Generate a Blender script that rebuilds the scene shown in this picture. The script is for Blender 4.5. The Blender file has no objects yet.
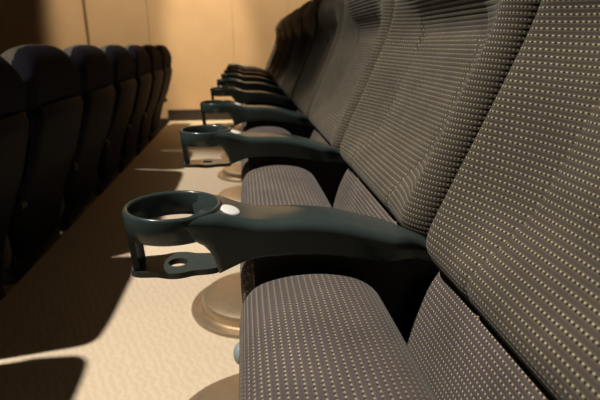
import bpy, bmesh, math, random
from mathutils import Vector, Matrix
random.seed(4)
scn = bpy.context.scene
COL = scn.collection
PI = math.pi

# ------------------------------------------------------------------ materials
def new_mat(name):
    m = bpy.data.materials.new(name); m.use_nodes = True
    nt = m.node_tree
    b = nt.nodes['Principled BSDF']
    return m, nt, b

def simple(name, col, rough=.5, metal=0.0, coat=0.0, spec=.5, bump=0.0, bscale=200):
    m, nt, b = new_mat(name)
    b.inputs['Roughness'].default_value = rough
    b.inputs['Metallic'].default_value = metal
    b.inputs['Coat Weight'].default_value = coat
    b.inputs['Coat Roughness'].default_value = .12
    b.inputs['Specular IOR Level'].default_value = spec
    tc = nt.nodes.new('ShaderNodeTexCoord')
    n = nt.nodes.new('ShaderNodeTexNoise'); n.inputs['Scale'].default_value = bscale
    n.inputs['Detail'].default_value = 3
    nt.links.new(tc.outputs['Object'], n.inputs['Vector'])
    r = nt.nodes.new('ShaderNodeMixRGB'); r.blend_type = 'MULTIPLY'
    r.inputs[0].default_value = .25
    r.inputs[1].default_value = (*col, 1)
    nt.links.new(n.outputs['Fac'], r.inputs[2])
    nt.links.new(r.outputs[0], b.inputs['Base Color'])
    if bump:
        bp = nt.nodes.new('ShaderNodeBump'); bp.inputs['Strength'].default_value = bump
        bp.inputs['Distance'].default_value = .002
        nt.links.new(n.outputs['Fac'], bp.inputs['Height'])
        nt.links.new(bp.outputs[0], b.inputs['Normal'])
    return m

def M(nt, op, a, b=None, c=None):
    n = nt.nodes.new('ShaderNodeMath'); n.operation = op
    for i, v in enumerate((a, b, c)):
        if v is None: continue
        if isinstance(v, (int, float)): n.inputs[i].default_value = v
        else: nt.links.new(v, n.inputs[i])
    return n.outputs[0]

def mixc(nt, fac, a, b):
    n = nt.nodes.new('ShaderNodeMixRGB')
    for i, v in enumerate((fac, a, b)):
        if isinstance(v, tuple): n.inputs[i].default_value = (*v, 1)
        elif isinstance(v, (int, float)): n.inputs[i].default_value = v
        else: nt.links.new(v, n.inputs[i])
    return n.outputs[0]

def fabric(name, base, band, dark, dot, p=.0077, q=.0057):
    """woven upholstery: ribs along the seat width with rows of pale and dark stitches"""
    m, nt, b = new_mat(name)
    uv = nt.nodes.new('ShaderNodeUVMap'); uv.uv_map = 'UVMap'
    sp = nt.nodes.new('ShaderNodeSeparateXYZ'); nt.links.new(uv.outputs[0], sp.inputs[0])
    u, v = sp.outputs[0], sp.outputs[1]
    vp = M(nt, 'DIVIDE', v, p)
    row = M(nt, 'FLOOR', vp); fv = M(nt, 'FRACT', vp)
    off = M(nt, 'MULTIPLY', M(nt, 'FLOORED_MODULO', row, 2.0), .5)
    fu = M(nt, 'FRACT', M(nt, 'ADD', M(nt, 'DIVIDE', u, q), off))
    def spot(cu, cv, ru, rv):
        du = M(nt, 'DIVIDE', M(nt, 'SUBTRACT', fu, cu), ru)
        dv = M(nt, 'DIVIDE', M(nt, 'SUBTRACT', fv, cv), rv)
        d = M(nt, 'ADD', M(nt, 'MULTIPLY', du, du), M(nt, 'MULTIPLY', dv, dv))
        s = M(nt, 'SUBTRACT', 1.5, M(nt, 'MULTIPLY', d, 1.0))
        n = nt.nodes.new('ShaderNodeClamp'); nt.links.new(s, n.inputs[0])
        return n.outputs[0]
    pale = spot(.35, .60, .20, .10)
    drk = spot(.80, .52, .22, .17)
    bandf = M(nt, 'GREATER_THAN', M(nt, 'ABSOLUTE', M(nt, 'SUBTRACT', fv, .55)), .27)
    no = nt.nodes.new('ShaderNodeTexNoise'); no.inputs['Scale'].default_value = 900
    nt.links.new(uv.outputs[0], no.inputs['Vector'])
    no2 = nt.nodes.new('ShaderNodeTexNoise'); no2.inputs['Scale'].default_value = 14
    nt.links.new(uv.outputs[0], no2.inputs['Vector'])
    c = mixc(nt, bandf, base, band)
    c = mixc(nt, drk, c, dark)
    c = mixc(nt, pale, c, dot)
    k = nt.nodes.new('ShaderNodeMixRGB'); k.blend_type = 'MULTIPLY'; k.inputs[0].default_value = .7
    nt.links.new(c, k.inputs[1])
    vv = M(nt, 'ADD', M(nt, 'MULTIPLY', no.outputs['Fac'], .9), M(nt, 'MULTIPLY', no2.outputs['Fac'], .9))
    nt.links.new(vv, k.inputs[2])
    nt.links.new(k.outputs[0], b.inputs['Base Color'])
    b.inputs['Roughness'].default_value = .85
    b.inputs['Specular IOR Level'].default_value = .2
    b.inputs['Sheen Weight'].default_value = .10
    b.inputs['Sheen Roughness'].default_value = .5
    h = M(nt, 'ADD', M(nt, 'SINE', M(nt, 'MULTIPLY', vp, 2*PI)), M(nt, 'MULTIPLY', pale, 1.2))
    bp = nt.nodes.new('ShaderNodeBump'); bp.inputs['Strength'].default_value = .25
    bp.inputs['Distance'].default_value = .0012
    nt.links.new(h, bp.inputs['Height']); nt.links.new(bp.outputs[0], b.inputs['Normal'])
    return m

MAT = {}
MAT['fabric'] = fabric('seat fabric', (.108,.090,.062), (.078,.065,.054), (.014,.011,.010), (.46,.42,.28))
MAT['cushion'] = fabric('seat cushion fabric', (.126,.103,.086), (.088,.071,.074), (.030,.023,.024), (.52,.46,.31))
MAT['piping'] = simple('piping', (.10,.085,.075), .8, spec=.2)
MAT['arm'] = simple('green armrest plastic', (.040,.057,.055), .24, coat=.2, spec=.28, bscale=60)
MAT['black'] = simple('black plastic', (.006,.006,.006), .5, spec=.3)
MAT['shell'] = simple('navy back shell', (.004,.004,.007), .6, spec=.05, bscale=40)
MAT['navy'] = simple('navy rear upholstery', (.014,.012,.019), .85, spec=.05, bscale=300, bump=.2)
MAT['bronze'] = simple('bronze cover', (.56,.43,.28), .42, metal=.75, bscale=30)
MAT['steel'] = simple('dark steel', (.05,.05,.05), .4, metal=.8)
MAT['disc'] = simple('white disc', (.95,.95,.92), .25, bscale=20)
MAT['cap'] = simple('grey cap', (.30,.36,.36), .3, bscale=20)
MAT['trim'] = simple('brown trim', (.22,.13,.06), .5, bscale=20)
MAT['base'] = simple('dark baseboard', (.035,.024,.016), .5, bscale=20)

def floor_mat():
    m, nt, b = new_mat('embossed beige floor')
    tc = nt.nodes.new('ShaderNodeTexCoord')
    mp = nt.nodes.new('ShaderNodeMapping'); mp.inputs['Rotation'].default_value = (0,0,math.radians(-24))
    nt.links.new(tc.outputs['Object'], mp.inputs[0])
    w = nt.nodes.new('ShaderNodeTexWave'); w.inputs['Scale'].default_value = 14
    w.inputs['Distortion'].default_value = 7; w.inputs['Detail'].default_value = 2
    w.inputs['Detail Scale'].default_value = 2.4
    nt.links.new(mp.outputs[0], w.inputs['Vector'])
    n = nt.nodes.new('ShaderNodeTexNoise'); n.inputs['Scale'].default_value = 3
    nt.links.new(tc.outputs['Object'], n.inputs['Vector'])
    n3 = nt.nodes.new('ShaderNodeTexNoise'); n3.inputs['Scale'].default_value = 160
    nt.links.new(tc.outputs['Object'], n3.inputs['Vector'])
    c = mixc(nt, M(nt, 'MULTIPLY', w.outputs['Fac'], .8), (.70,.57,.41), (.80,.67,.50))
    c = mixc(nt, M(nt, 'MULTIPLY', n.outputs['Fac'], .35), c, (.66,.52,.36))
    c = mixc(nt, M(nt, 'MULTIPLY', n3.outputs['Fac'], .2), c, (.5,.38,.25))
    nt.links.new(c, b.inputs['Base Color'])
    b.inputs['Roughness'].default_value = .6; b.inputs['Specular IOR Level'].default_value = .3
    bp = nt.nodes.new('ShaderNodeBump'); bp.inputs['Strength'].default_value = .12
    bp.inputs['Distance'].default_value = .003
    nt.links.new(w.outputs['Fac'], bp.inputs['Height']); nt.links.new(bp.outputs[0], b.inputs['Normal'])
    return m
def wall_mat():
    m, nt, b = new_mat('tan wall panel')
    tc = nt.nodes.new('ShaderNodeTexCoord')
    n = nt.nodes.new('ShaderNodeTexNoise'); n.inputs['Scale'].default_value = 3.5; n.inputs['Detail'].default_value = 6
    nt.links.new(tc.outputs['Object'], n.inputs['Vector'])
    n2 = nt.nodes.new('ShaderNodeTexNoise'); n2.inputs['Scale'].default_value = 60
    nt.links.new(tc.outputs['Object'], n2.inputs['Vector'])
    c = mixc(nt, n.outputs['Fac'], (.56,.36,.19), (.70,.48,.27))
    c = mixc(nt, M(nt, 'MULTIPLY', n2.outputs['Fac'], .3), c, (.48,.31,.16))
    nt.links.new(c, b.inputs['Base Color'])
    b.inputs['Roughness'].default_value = .8; b.inputs['Specular IOR Level'].default_value = .2
    return m
MAT['floor'] = floor_mat(); MAT['wall'] = wall_mat()

# ------------------------------------------------------------------ mesh helpers
def link(name, me, mat, parent=None, smooth=True):
    me.materials.append(MAT[mat])
    if smooth:
        for p in me.polygons: p.use_smooth = True
    o = bpy.data.objects.new(name, me); COL.objects.link(o)
    if parent: o.parent = parent
    return o

def finish(name, bm, mat, parent=None, smooth=True, angle=None):
    bmesh.ops.recalc_face_normals(bm, faces=bm.faces)
    me = bpy.data.meshes.new(name); bm.to_mesh(me); bm.free()
    o = link(name, me, mat, parent, smooth)
    if angle is not None:
        me.set_sharp_from_angle(angle=math.radians(angle))
    return o

def loft(name, rings, mat, parent=None, uvs=None, caps=True, angle=None):
    """rings: list of closed loops (equal length); uvs[i][j] -> (u, v) with one extra column"""
    bm = bmesh.new(); n = len(rings[0])
    V = [[bm.verts.new(c) for c in r] for r in rings]
    ul = bm.loops.layers.uv.new('UVMap') if uvs else None
    for i in range(len(V)-1):
        for j in range(n):
            k = (j+1) % n
            f = bm.faces.new((V[i][j], V[i][k], V[i+1][k], V[i+1][j]))
            if uvs:
                for l, (a, b) in zip(f.loops, ((i,j),(i,j+1),(i+1,j+1),(i+1,j))):
                    l[ul].uv = uvs[a][b]
    if caps:
        for i in (0, len(V)-1):
            f = bm.faces.new(V[i])
            if uvs:
                for j, l in enumerate(f.loops): l[ul].uv = (l.vert.co.y, l.vert.co.x)
    return finish(name, bm, mat, parent, angle=angle)

def box(bm, x0, x1, y0, y1, z0, z1, bev=0):
    r = bmesh.ops.create_cube(bm, size=1)
    for v in r['verts']:
        v.co = Vector(((x0+x1)/2+v.co.x*(x1-x0), (y0+y1)/2+v.co.y*(y1-y0), (z0+z1)/2+v.co.z*(z1-z0)))
    if bev:
        es = list({e for v in r['verts'] for e in v.link_edges})
        bmesh.ops.bevel(bm, geom=es, offset=bev, segments=3, profile=.5, affect='EDGES')

def lathe(prof, cx, cy, seg=48):
    rings = []
    return [[(cx+r*math.cos(2*PI*j/seg), cy+r*math.sin(2*PI*j/seg), z) for j in range(seg)] for r, z in prof]

def resample(pts, n):
    # Catmull-Rom then uniform arc length
    P = [Vector((*p, 0)) if len(p) == 2 else Vector(p) for p in pts]
    d = []
    for i in range(len(P)-1):
        p0 = P[i-1] if i else P[0]*2-P[1]; p1 = P[i]; p2 = P[i+1]
        p3 = P[i+2] if i+2 < len(P) else P[-1]*2-P[-2]
        for s in range(16):
            t = s/16
            d.append(.5*((2*p1)+(p2-p0)*t+(2*p0-5*p1+4*p2-p3)*t*t+(3*p1-p0-3*p2+p3)*t**3))
    d.append(P[-1])
    L = [0]
    for a, b in zip(d, d[1:]): L.append(L[-1]+(b-a).length)
    out = []; j = 0
    for i in range(n):
        s = L[-1]*i/(n-1)
        while j < len(d)-2 and L[j+1] < s: j += 1
        t = (s-L[j])/max(1e-9, L[j+1]-L[j])
        out.append(d[j].lerp(d[j+1], min(1, max(0, t))))
    return out, L[-1]

def tube(name, pts, r, mat, parent=None, seg=8):
    P = [Vector(p) for p in pts]; rings = []
    for i, p in enumerate(P):
        t = (P[min(i+1, len(P)-1)]-P[max(i-1, 0)]).normalized()
        a = t.cross(Vector((0,0,1)))
        if a.length < .1: a = t.cross(Vector((1,0,0)))
        a.normalize(); b = t.cross(a)
        rings.append([p+r*(math.cos(2*PI*j/seg)*a+math.sin(2*PI*j/seg)*b) for j in range(seg)])
    return loft(name, rings, mat, parent)

def sstep(a, b, x):
    t = min(1, max(0, (x-a)/(b-a))); return t*t*(3-2*t)

# ------------------------------------------------------------------ the seat
S = .58; HALF = S/2
D0 = .596                      # distance from the camera to the first armrest
BW = .272                      # half width of a back cushion
# side profile of the upright back (x towards the rear, z up)
FRONT = [(.285,.556),(.250,.5625),(.230,.586),(.225,.612),(.246,.668),(.288,.768),(.332,.880),(.343,.945),
         (.346,1.0),(.366,1.055),(.398,1.092),(.440,1.106)]
REAR = [(.362,.500),(.374,.530),(.400,.590),(.430,.655),(.462,.755),(.490,.860),(.508,.925),(.513,.985),
        (.507,1.040),(.490,1.078),(.466,1.099),(.440,1.106)]

def back_recess(y, z):
    a = abs(y)
    zt = .866
    if a > .100: zt -= .035*(1-math.sqrt(max(0, 1-((min(a, .135)-.100)/.035)**2)))
    cen = 1-min(1, max(0, (a-.140)/.104))**1.7
    r = (.003+.042*sstep(.575, .70, z))*cen*(1-sstep(.862, .995, z))
    r -= .017*sstep(.858, .985, z)*(1-sstep(1.0, 1.09, z))*(1-sstep(.10, .272, a))   # head cushion bulges forward
    if z < .872:                                # the seam between centre panel and bolsters
        r += .0035*math.exp(-((a-.140)/.0045)**2)*(1-sstep(zt-.012, zt, z))
    if a < .140: r += .006*sstep(zt-.003, zt+.003, z)*(1-sstep(.87, .93, z))
    return r

def FR(z):
    def ip(t):
        for (a, b), (c, d) in zip(t, t[1:]):
            if z <= d: return a+(c-a)*max(0, (z-b))/(d-b)
        return t[-1][0]
    return ip(FRONT[1:]), ip(REAR)

def make_back(parent):
    n = 108
    F, LF = resample(FRONT, n); R, LR = resample(REAR, n)
    er = .042                                    # edge radius
    ys = []
    m = 13
    for k in range(m): ys.append(BW-er+er*math.sin(PI/2*k/(m-1)))
    ys = [-a for a in reversed(ys)]
    inner = 2*(BW-er); c = 76
    ys += [-(BW-er)+inner*k/c for k in range(1, c)]
    ys += [-a for a in reversed(ys[:m])]
    def g(y):                                    # rounded upper corners
        t = min(1, abs(y)/BW); return (1-.93*t**5.0)
    rings, uvs = [], []
    for i in range(n):
        f, r = F[i], R[i]
        d = (r-f); th = d.length; dn = d/th if th > 1e-6 else Vector((1,0,0))
        lo = []; uv = []
        ucum = 0; prev = None
        e_lim = th*.46
        for y in ys:
            a = abs(y); e = 0
            if a > BW-er: e = er-math.sqrt(max(0, er*er-(a-(BW-er))**2))
            e = min(e, e_lim)
            rec = min(back_recess(y, f.y), th*.4)
            p = f+dn*(e+rec)
            lo.append([p.x, y, p.y]); uv.append((y+math.copysign(e*.8, y), LF*i/(n-1)))
        for y in reversed(ys):
            a = abs(y); e = 0
            if a > BW-er: e = er-math.sqrt(max(0, er*er-(a-(BW-er))**2))
            e = min(e, e_lim)
            p = r-dn*e
            lo.append([p.x, y, p.y]); uv.append((y-math.copysign(e*.8+.1, y), LF*i/(n-1)))
        uv.append(uv[0])
        for q in lo:
            z1 = .985
            if q[2] > z1: q[2] = z1+(q[2]-z1)*g(q[1])
        rings.append(lo); uvs.append(uv)
    # last ring collapses on the crown line; nudge apart
    for k, q in enumerate(rings[-1]):
        q[0] += -.002 if k < len(ys) else .002
    o = loft('back_cushion', rings, 'fabric', parent, uvs)
    o.data.materials.append(MAT['navy'])         # plain navy cloth on the rear
    for p in o.data.polygons:
        c = p.center
        if c.z > .56 and c.x > .5*(FR(c.z)[0]+FR(c.z)[1])+.01: p.material_index = 1
    return o

def make_shell(parent):
    seg = [(.322,.300),(.340,.400),(.366,.500),(.380,.530),(.404,.590),(.434,.655),(.466,.755),(.493,.855),(.497,.895)]
    P, L = resample(seg, 40)
    rings = []
    w = .262
    for i, p in enumerate(P):
        t = i/(len(P)-1)
        ww = w*(.86+.14*sstep(0, .35, t))
        lip = .018 - .013*sstep(.93, 1.0, t)
        lo = []
        N = 26
        for k in range(N+1):                     # outer face, bowed
            y = -ww+2*ww*k/N
            bow = lip+.012*(1-(abs(y)/ww)**2)
            bow -= .020*max(0, (abs(y)/ww-.86)/.14)**2
            lo.append((p.x+bow, y, p.y))
        for k in range(N+1):
            y = ww-2*ww*k/N
            lo.append((p.x-.022, y*.985, p.y))
        rings.append(lo)
    return loft('back_shell', rings, 'shell', parent, angle=50)

def make_lower_back(parent):
    front = [(.246,.285),(.222,.310),(.210,.350),(.206,.400),(.212,.450),(.226,.505),(.240,.540),(.250,.557)]
    rear = [(.300,.285),(.312,.310),(.318,.350),(.322,.400),(.326,.450),(.330,.500),(.318,.540),(.285,.556)]
    n = 30; w = .262; er = .02
    F, LF = resample(front, n); R, _ = resample(rear, n)
    ys = [-(w-er)-er*math.sin(PI/2*k/6) for k in range(6, 0, -1)]+[-(w-er)+2*(w-er)*k/20 for k in range(21)]
    ys += [(w-er)+er*math.sin(PI/2*k/6) for k in range(1, 7)]
    rings, uvs = [], []
    for i in range(n):
        f, r = F[i], R[i]; d = r-f; th = d.length; dn = d/th
        lo, uv = [], []
        for y in ys:
            a = abs(y); e = er-math.sqrt(max(0, er*er-max(0, a-(w-er))**2)) if a > w-er else 0
            p = f+dn*min(e, th*.45); lo.append((p.x, y, p.y)); uv.append((y, LF*i/(n-1)))
        for y in reversed(ys):
            a = abs(y); e = er-math.sqrt(max(0, er*er-max(0, a-(w-er))**2)) if a > w-er else 0
            p = r-dn*min(e, th*.45); lo.append((p.x, y, p.y)); uv.append((y, LF*i/(n-1)+.1))
        uv.append(uv[0]); rings.append(lo); uvs.append(uv)
    o = loft('lumbar_cushion', rings, 'cushion', parent, uvs)
    return o

def make_cushion(parent):
    prof = [(.085,.245),(.045,.252),(.018,.285),(.002,.350),(-.010,.430),(-.015,.495),(-.012,.532),(.004,.556),
            (.034,.567),(.068,.571),(.104,.569),(.138,.560),(.162,.540),(.177,.502),(.184,.440),(.180,.360),
            (.158,.285),(.120,.250)]
    n = 100
    P, L = resample(prof+[prof[0]], n+1); P = P[:-1]
    cx, cz = .085, .42
    w = .248; er = .020; rings, uvs = [], []
    st = []
    for k in range(9): st.append((-w+er*(1-math.cos(PI/2*k/8)), er*(1-math.sin(PI/2*k/8))))
    for k in range(1, 24): st.append((-w+er+(2*w-2*er)*k/24, 0))
    st += [(-a, b) for a, b in reversed(st[:9])]
    for y, ins in st:
        lo, uv = [], []
        for j, p in enumerate(P):
            dx, dz = p.x-cx, p.y-cz
            crown = .004*(1-(y/w)**2) if p.y > .5 else 0
            fx = 1-ins*.75/.10; fz = 1-ins*.75/.16
            lo.append((cx+dx*fx, y, cz+dz*fz+crown)); uv.append((y, L*j/n))
        uv.append((y, L)); rings.append(lo); uvs.append(uv)
    o = loft('seat_cushion', rings, 'cushion', parent, uvs)
    tube('piping', [(-.0135, -.225+.45*k/12, .512) for k in range(13)], .0022, 'piping', o)
    bm = bmesh.new()
    bmesh.ops.create_uvsphere(bm, u_segments=16, v_segments=10, radius=1)
    for v in bm.verts: v.co = Vector((-.014+v.co.x*.011, .212+v.co.y*.016, .478+v.co.z*.014))
    c = finish('seat_cap', bm, 'cap', o); c['label'] = 'small pale grey-green cap'
    return o

def make_arm(parent):
    ya = HALF
    # --- body: loft along x of rounded-rectangle sections
    top = [(-.078,.652),(-.060,.6515),(-.046,.650),(-.034,.648),(-.022,.644),(.004,.637),(.036,.636),(.067,.636),(.115,.630),(.165,.617),(.212,.603),(.245,.588),(.262,.570)]
    bot = [(-.078,.619),(-.066,.618),(-.056,.612),(-.048,.602),(-.041,.586),(-.039,.570),(-.022,.576),(-.005,.582),(.02,.585),(.06,.586),(.10,.583),(.14,.577),(.19,.568),(.22,.562),(.245,.556),(.262,.556)]
    def at(tab, x):
        for (a, b), (c, d) in zip(tab, tab[1:]):
            if x <= c: return b+(d-b)*(x-a)/(c-a)
        return tab[-1][1]
    Tp, _ = resample(top, 64)
    rings = []
    for i, p in enumerate(Tp):
        x = p.x; zt = p.y; zb = at(bot, x)
        hw = .0595-.0185*sstep(-.085, .012, x)-.021*sstep(.185, .235, x)
        dish = .0012*sstep(.0, .06, x)*(1-sstep(.2, .25, x))
        lo = []
        h = (zt-zb)/2; cz = (zt+zb)/2; rr = min(.012, h*.6)
        for k in range(9):                        # top face, slightly crowned
            t = -1+2*k/8
            lo.append((x, ya+t*(hw-rr), zt-dish*(t*t)))
        for k in range(1, 5):
            a = PI/2*(1-k/4); lo.append((x, ya+hw-rr+rr*math.cos(a), zt-dish-rr+rr*math.sin(a)))
        lo.append((x, ya+hw-.002, cz))
        for k in range(1, 5):
            a = -PI/2*k/4; lo.append((x, ya+hw-.003-rr+rr*math.cos(a), zb+rr+rr*math.sin(a)))
        for k in range(0, 4):
            a = -PI/2-PI/2*k/4; lo.append((x, ya-hw+.003+rr+rr*math.cos(a), zb+rr+rr*math.sin(a)))
        lo.append((x, ya-hw+.003, zb+rr))
        lo.append((x, ya-hw+.002, cz))
        for k in range(0, 4):
            a = PI-PI/2*k/4; lo.append((x, ya-hw+rr+rr*math.cos(a), zt-dish-rr+rr*math.sin(a)))
        lo = [(max(px, -.095+math.sqrt(max(0, .058**2-(py-ya)**2))), py, pz) for px, py, pz in lo]
        rings.append(lo)
    arm = loft('armrest', rings, 'arm', parent, angle=60)
    arm['label'] = 'dark green plastic armrest'
    # --- cup holder: band + front strut
    bm = bmesh.new(); cx, ro, ri = -.095, .062, .0545
    zt, zm, zb = .653, .619, .563
    N = 64
    prof = [(ri+.001, zm), (ri, zm+.006), (ri, zt-.004), (ri+.0015, zt-.001), ((ri+ro)/2, zt), (ro-.0015, zt-.001), (ro, zt-.004), (ro-.001, zm+.003), (ro-.003, zm)]
    V = []
    for j in range(N):
        a = 2*PI*j/N
        # the band grows deeper towards the arm body (rounded corner of the opening)
        c = math.cos(a)
        dz = -.020*sstep(.75, .95, c)
        V.append([bm.verts.new((cx+r*math.cos(a), ya+r*math.sin(a), z+(dz if z < zm+.004 else 0))) for r, z in prof])
    for j in range(N):
        k = (j+1) % N
        for i in range(len(prof)):
            l = (i+1) % len(prof)
            bm.faces.new((V[j][i], V[k][i], V[k][l], V[j][l]))
    # strut
    m = 10; span = math.radians(23); rs = []
    for i in range(m+1):
        a = PI-span+2*span*i/m
        rs.append([bm.verts.new((cx+r*math.cos(a)+sh, ya+r*math.sin(a), z)) for r, z, sh in ((ro-.002, zm+.004, 0), (ro-.006, zb, 0), (ri-.006, zb, 0), (ri-.001, zm+.004, 0))])
    for i in range(m):
        for k in range(4):
            bm.faces.new((rs[i][k], rs[i+1][k], rs[i+1][(k+1) % 4], rs[i][(k+1) % 4]))
    bm.faces.new(rs[0]); bm.faces.new(rs[-1])
    finish('cup_holder', bm, 'arm', arm, angle=50)
    # --- tray with a round hole
    bm = bmesh.new()
    N = 72; ox, oz0, oz1 = cx, .563, .571
    outer, hole = [], []
    for j in range(N):
        a = 2*PI*j/N; c, s = math.cos(a), math.sin(a)
        # outline: strip with a disc in the middle
        best = .034
        for hx, hy in ((.058, .026),):
            t = min(hx/abs(c) if abs(c) > 1e-6 else 9, hy/abs(s) if abs(s) > 1e-6 else 9)
            best = max(best, t)
        outer.append((ox+best*c, ya+best*s)); hole.append((ox+.0125*c, ya+.0125*s))
    # smooth the outline
    for _ in range(5):
        outer = [tuple((outer[j-1][q]+2*outer[j][q]+outer[(j+1) % N][q])/4 for q in (0, 1)) for j in range(N)]
    rg = [[bm.verts.new((x, y, z)) for x, y in l] for l, z in ((hole, oz0), (outer, oz0), (outer, oz1), (hole, oz1))]
    for i in range(4):
        for j in range(N):
            bm.faces.new((rg[i][j], rg[i][(j+1) % N], rg[(i+1) % 4][(j+1) % N], rg[(i+1) % 4][j]))
    finish('cup_tray', bm, 'arm', arm, angle=40)
    # --- round white disc on the neck
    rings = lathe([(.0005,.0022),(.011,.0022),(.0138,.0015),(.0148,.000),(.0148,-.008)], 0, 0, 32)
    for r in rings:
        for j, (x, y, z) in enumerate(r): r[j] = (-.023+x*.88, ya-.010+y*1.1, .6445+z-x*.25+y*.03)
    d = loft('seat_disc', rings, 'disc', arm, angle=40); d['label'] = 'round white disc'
    # --- panel that carries the arm
    bm = bmesh.new()
    out = [(.004,.582),(.06,.590),(.14,.580),(.256,.562),(.300,.500),(.300,.330),(.250,.270),(.080,.250),(.030,.290),(.010,.400)]
    a = [bm.verts.new((x, ya-.014, z)) for x, z in out]; b = [bm.verts.new((x, ya+.014, z)) for x, z in out]
    bm.faces.new(a); bm.faces.new(b)
    for i in range(len(out)):
        k = (i+1) % len(out); bm.faces.new((a[i], a[k], b[k], b[i]))
    bmesh.ops.recalc_face_normals(bm, faces=bm.faces)
    bmesh.ops.bevel(bm, geom=[e for e in bm.edges], offset=.004, segments=2, affect='EDGES')
    p = finish('side_panel', bm, 'black', arm, angle=40); p['label'] = 'black plastic side panel'
    # --- pivot at the rear
    bm = bmesh.new()
    box(bm, .255, .415, ya-.016, ya+.016, .535, .568, .008)
    r = bmesh.ops.create_cone(bm, cap_ends=True, segments=24, radius1=.022, radius2=.018, depth=.032)
    for v in r['verts']: v.co = Matrix.Rotation(PI/2, 4, 'X') @ v.co + Vector((.405, ya, .552))
    finish('pivot', bm, 'black', arm, angle=40)
    return arm

def make_base(parent):
    cx = .008
    b = loft('pedestal', lathe([(.0,.0),(.208,.0),(.210,.004),(.207,.010),(.196,.013),(.186,.010),(.176,.010),(.172,.014),(.172,.034),(.166,.044),(.150,.050),(.09,.055),(.032,.058),(.030,.07)], cx, 0, 64)[1:], 'bronze', parent, angle=35)
    b['label'] = 'round bronze floor cover'
    loft('column', lathe([(.029,.058),(.029,.235),(.05,.242),(.05,.25)], .055, 0, 28), 'steel', b, angle=40)
    bm = bmesh.new()
    box(bm, .0, .33, -.235, .235, .205, .240, .010)
    box(bm, .262, .326, -.235, .235, .205, .33, .010)
    f = finish('seat_frame', bm, 'black', parent, angle=40); f['label'] = 'black seat frame'

def make_seat():
    r = bpy.data.objects.new('cinema_seat', None); COL.objects.link(r)
    r.empty_display_size = .2
    make_base(r); make_cushion(r); make_lower_back(r); make_back(r); make_shell(r); make_arm(r)
    return r

def copy_tree(o, parent=None):
    c = o.copy(); COL.objects.link(c); c.parent = parent
    for ch in list(o.children): copy_tree(ch, c)
    return c

proto = make_seat()
ordn = ['nearest', 'second', 'third', 'fourth', 'fifth', 'sixth', 'seventh', 'eighth', 'last']
used = False
def place(x, y, z, label, group):
    global used
    o = proto if not used else copy_tree(proto)
    used = True
    o.location = (x, y, z)
    o['label'] = label; o['category'] = 'seat'; o['group'] = group
    return o
RL = ['nearest right-hand cinema seat, tipped up, its dotted back filling the right edge',
      'right-hand cinema seat directly behind the big nearest green cup holder armrest',
      'third seat of the right-hand row, just beyond the second cup holder',
      'fourth seat of the right-hand row, just beyond the third cup holder',
      'fifth seat of the right-hand row, counted from the camera',
      'sixth seat of the right-hand row, counted from the camera',
      'third seat from the tan wall in the right-hand row',
      'second seat from the tan wall in the right-hand row',
      'end seat of the right-hand row, closest to the tan wall']
for k in range(9):
    place(0, D0-HALF+k*S, 0, RL[k], 'tipped-up cinema seats in the right-hand row')
PITCH, DROP = 1.23, .26
LL = {1: 'left-hand seat beside the left edge, casting the shadow at the bottom left',
      2: 'left-hand seat back cut off by the left edge of the picture',
      3: 'large dark left-hand seat back, first one showing its whole rounded top',
      4: 'third left-hand seat back from the left edge, beside the whole large one',
      5: 'fourth left-hand seat back from the tan wall',
      6: 'third left-hand seat back from the tan wall',
      7: 'left-hand seat back second from the tan wall',
      8: 'end left-hand seat back standing closest to the tan wall'}
for k in range(1, 9):
    place(-PITCH, D0-HALF+k*S, -DROP, LL[k], 'dark seat backs in the left-hand row')

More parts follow.
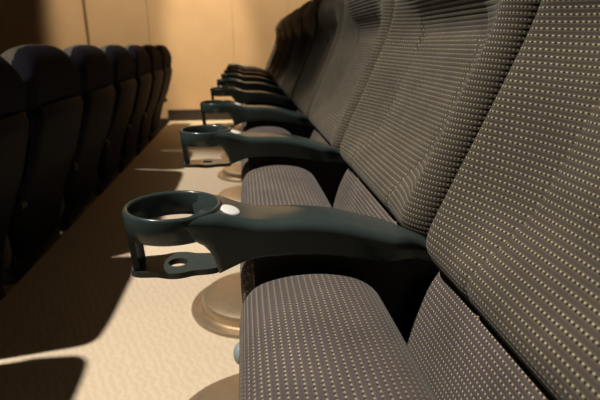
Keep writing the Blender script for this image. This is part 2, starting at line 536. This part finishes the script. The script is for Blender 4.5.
# ------------------------------------------------------------------ setting
def struct(name, bm, mat, smooth=False):
    o = finish(name, bm, mat, None, smooth); o['kind'] = 'structure'; return o
WY = 5.75; EDGE = -.865
bm = bmesh.new(); box(bm, EDGE, 1.6, -1.5, WY, -.30, 0)
struct('floor', bm, 'floor')
bm = bmesh.new(); box(bm, -4.2, EDGE, -1.5, WY, -.32, -DROP)
struct('floor_lower', bm, 'floor')
bm = bmesh.new()
xs = [-4.2, -3.4, -2.54, -1.668, -1.016, -.101, .522, 1.6]
for a, b in zip(xs, xs[1:]):
    box(bm, a+.002, b-.002, WY, WY+.06, -DROP, 3.6, .0015)
box(bm, -4.2, 1.6, WY+.012, WY+.08, -DROP, 3.6)
struct('wall_back', bm, 'wall')
bm = bmesh.new(); box(bm, -.885, 1.6, WY-.014, WY-.0005, 0, .128, .003)
struct('baseboard_back', bm, 'base')
bm = bmesh.new(); box(bm, -4.2, -.888, WY-.014, WY-.0005, -DROP, .030, .003)
struct('baseboard_lower', bm, 'base')
bm = bmesh.new(); box(bm, -1.684, -1.652, WY-.010, WY-.0005, .031, 3.6, .002)
struct('trim_1', bm, 'trim')

# ------------------------------------------------------------------ light
def spot(name, loc, target, power, size_deg, col, radius=.06, blend=.5):
    l = bpy.data.lights.new(name, 'SPOT'); l.energy = power; l.spot_size = math.radians(size_deg)
    l.spot_blend = blend; l.color = col; l.shadow_soft_size = radius
    o = bpy.data.objects.new(name, l); COL.objects.link(o); o.location = loc
    o.rotation_euler = (Vector(target)-Vector(loc)).to_track_quat('-Z', 'Y').to_euler()
    return o
WARM = (1, .925, .82)
spot('ceiling_spot', (-2.2, .70, 5.0), (-.25, .72, 0), 1450, 43, WARM, .07, 1.0)
spot('ceiling_spot', (-2.3, 4.2, 5.0), (-.65, 2.95, 0), 1000, 27, WARM, .07, .7)
spot('wall_spot', (-1.3, 3.3, 4.8), (-1.0, 5.75, 1.28), 880, 30, (1, .84, .62), .08, .4)
spot('wall_spot', (.1, 3.3, 4.8), (.2, 5.75, 1.30), 980, 30, (1, .84, .62), .08, .4)
w = bpy.data.worlds.new('dim hall'); scn.world = w; w.use_nodes = True
w.node_tree.nodes['Background'].inputs[0].default_value = (1, .82, .62, 1)
w.node_tree.nodes['Background'].inputs[1].default_value = .011

# ------------------------------------------------------------------ camera
cd = bpy.data.cameras.new('camera'); cam = bpy.data.objects.new('camera', cd); COL.objects.link(cam)
cd.sensor_width = 36; cd.lens = 480/600*36; cd.clip_start = .02
cam.location = (0, 0, .8459)
cam.rotation_euler = (PI/2-.313, 0, -.1137)
cd.dof.use_dof = True; cd.dof.focus_distance = .62; cd.dof.aperture_fstop = 7
scn.camera = cam
scn.view_settings.view_transform = 'Standard'
scn.view_settings.look = 'None'
scn.view_settings.exposure = 0
scn.view_settings.gamma = 1
scn.view_settings.use_curve_mapping = False
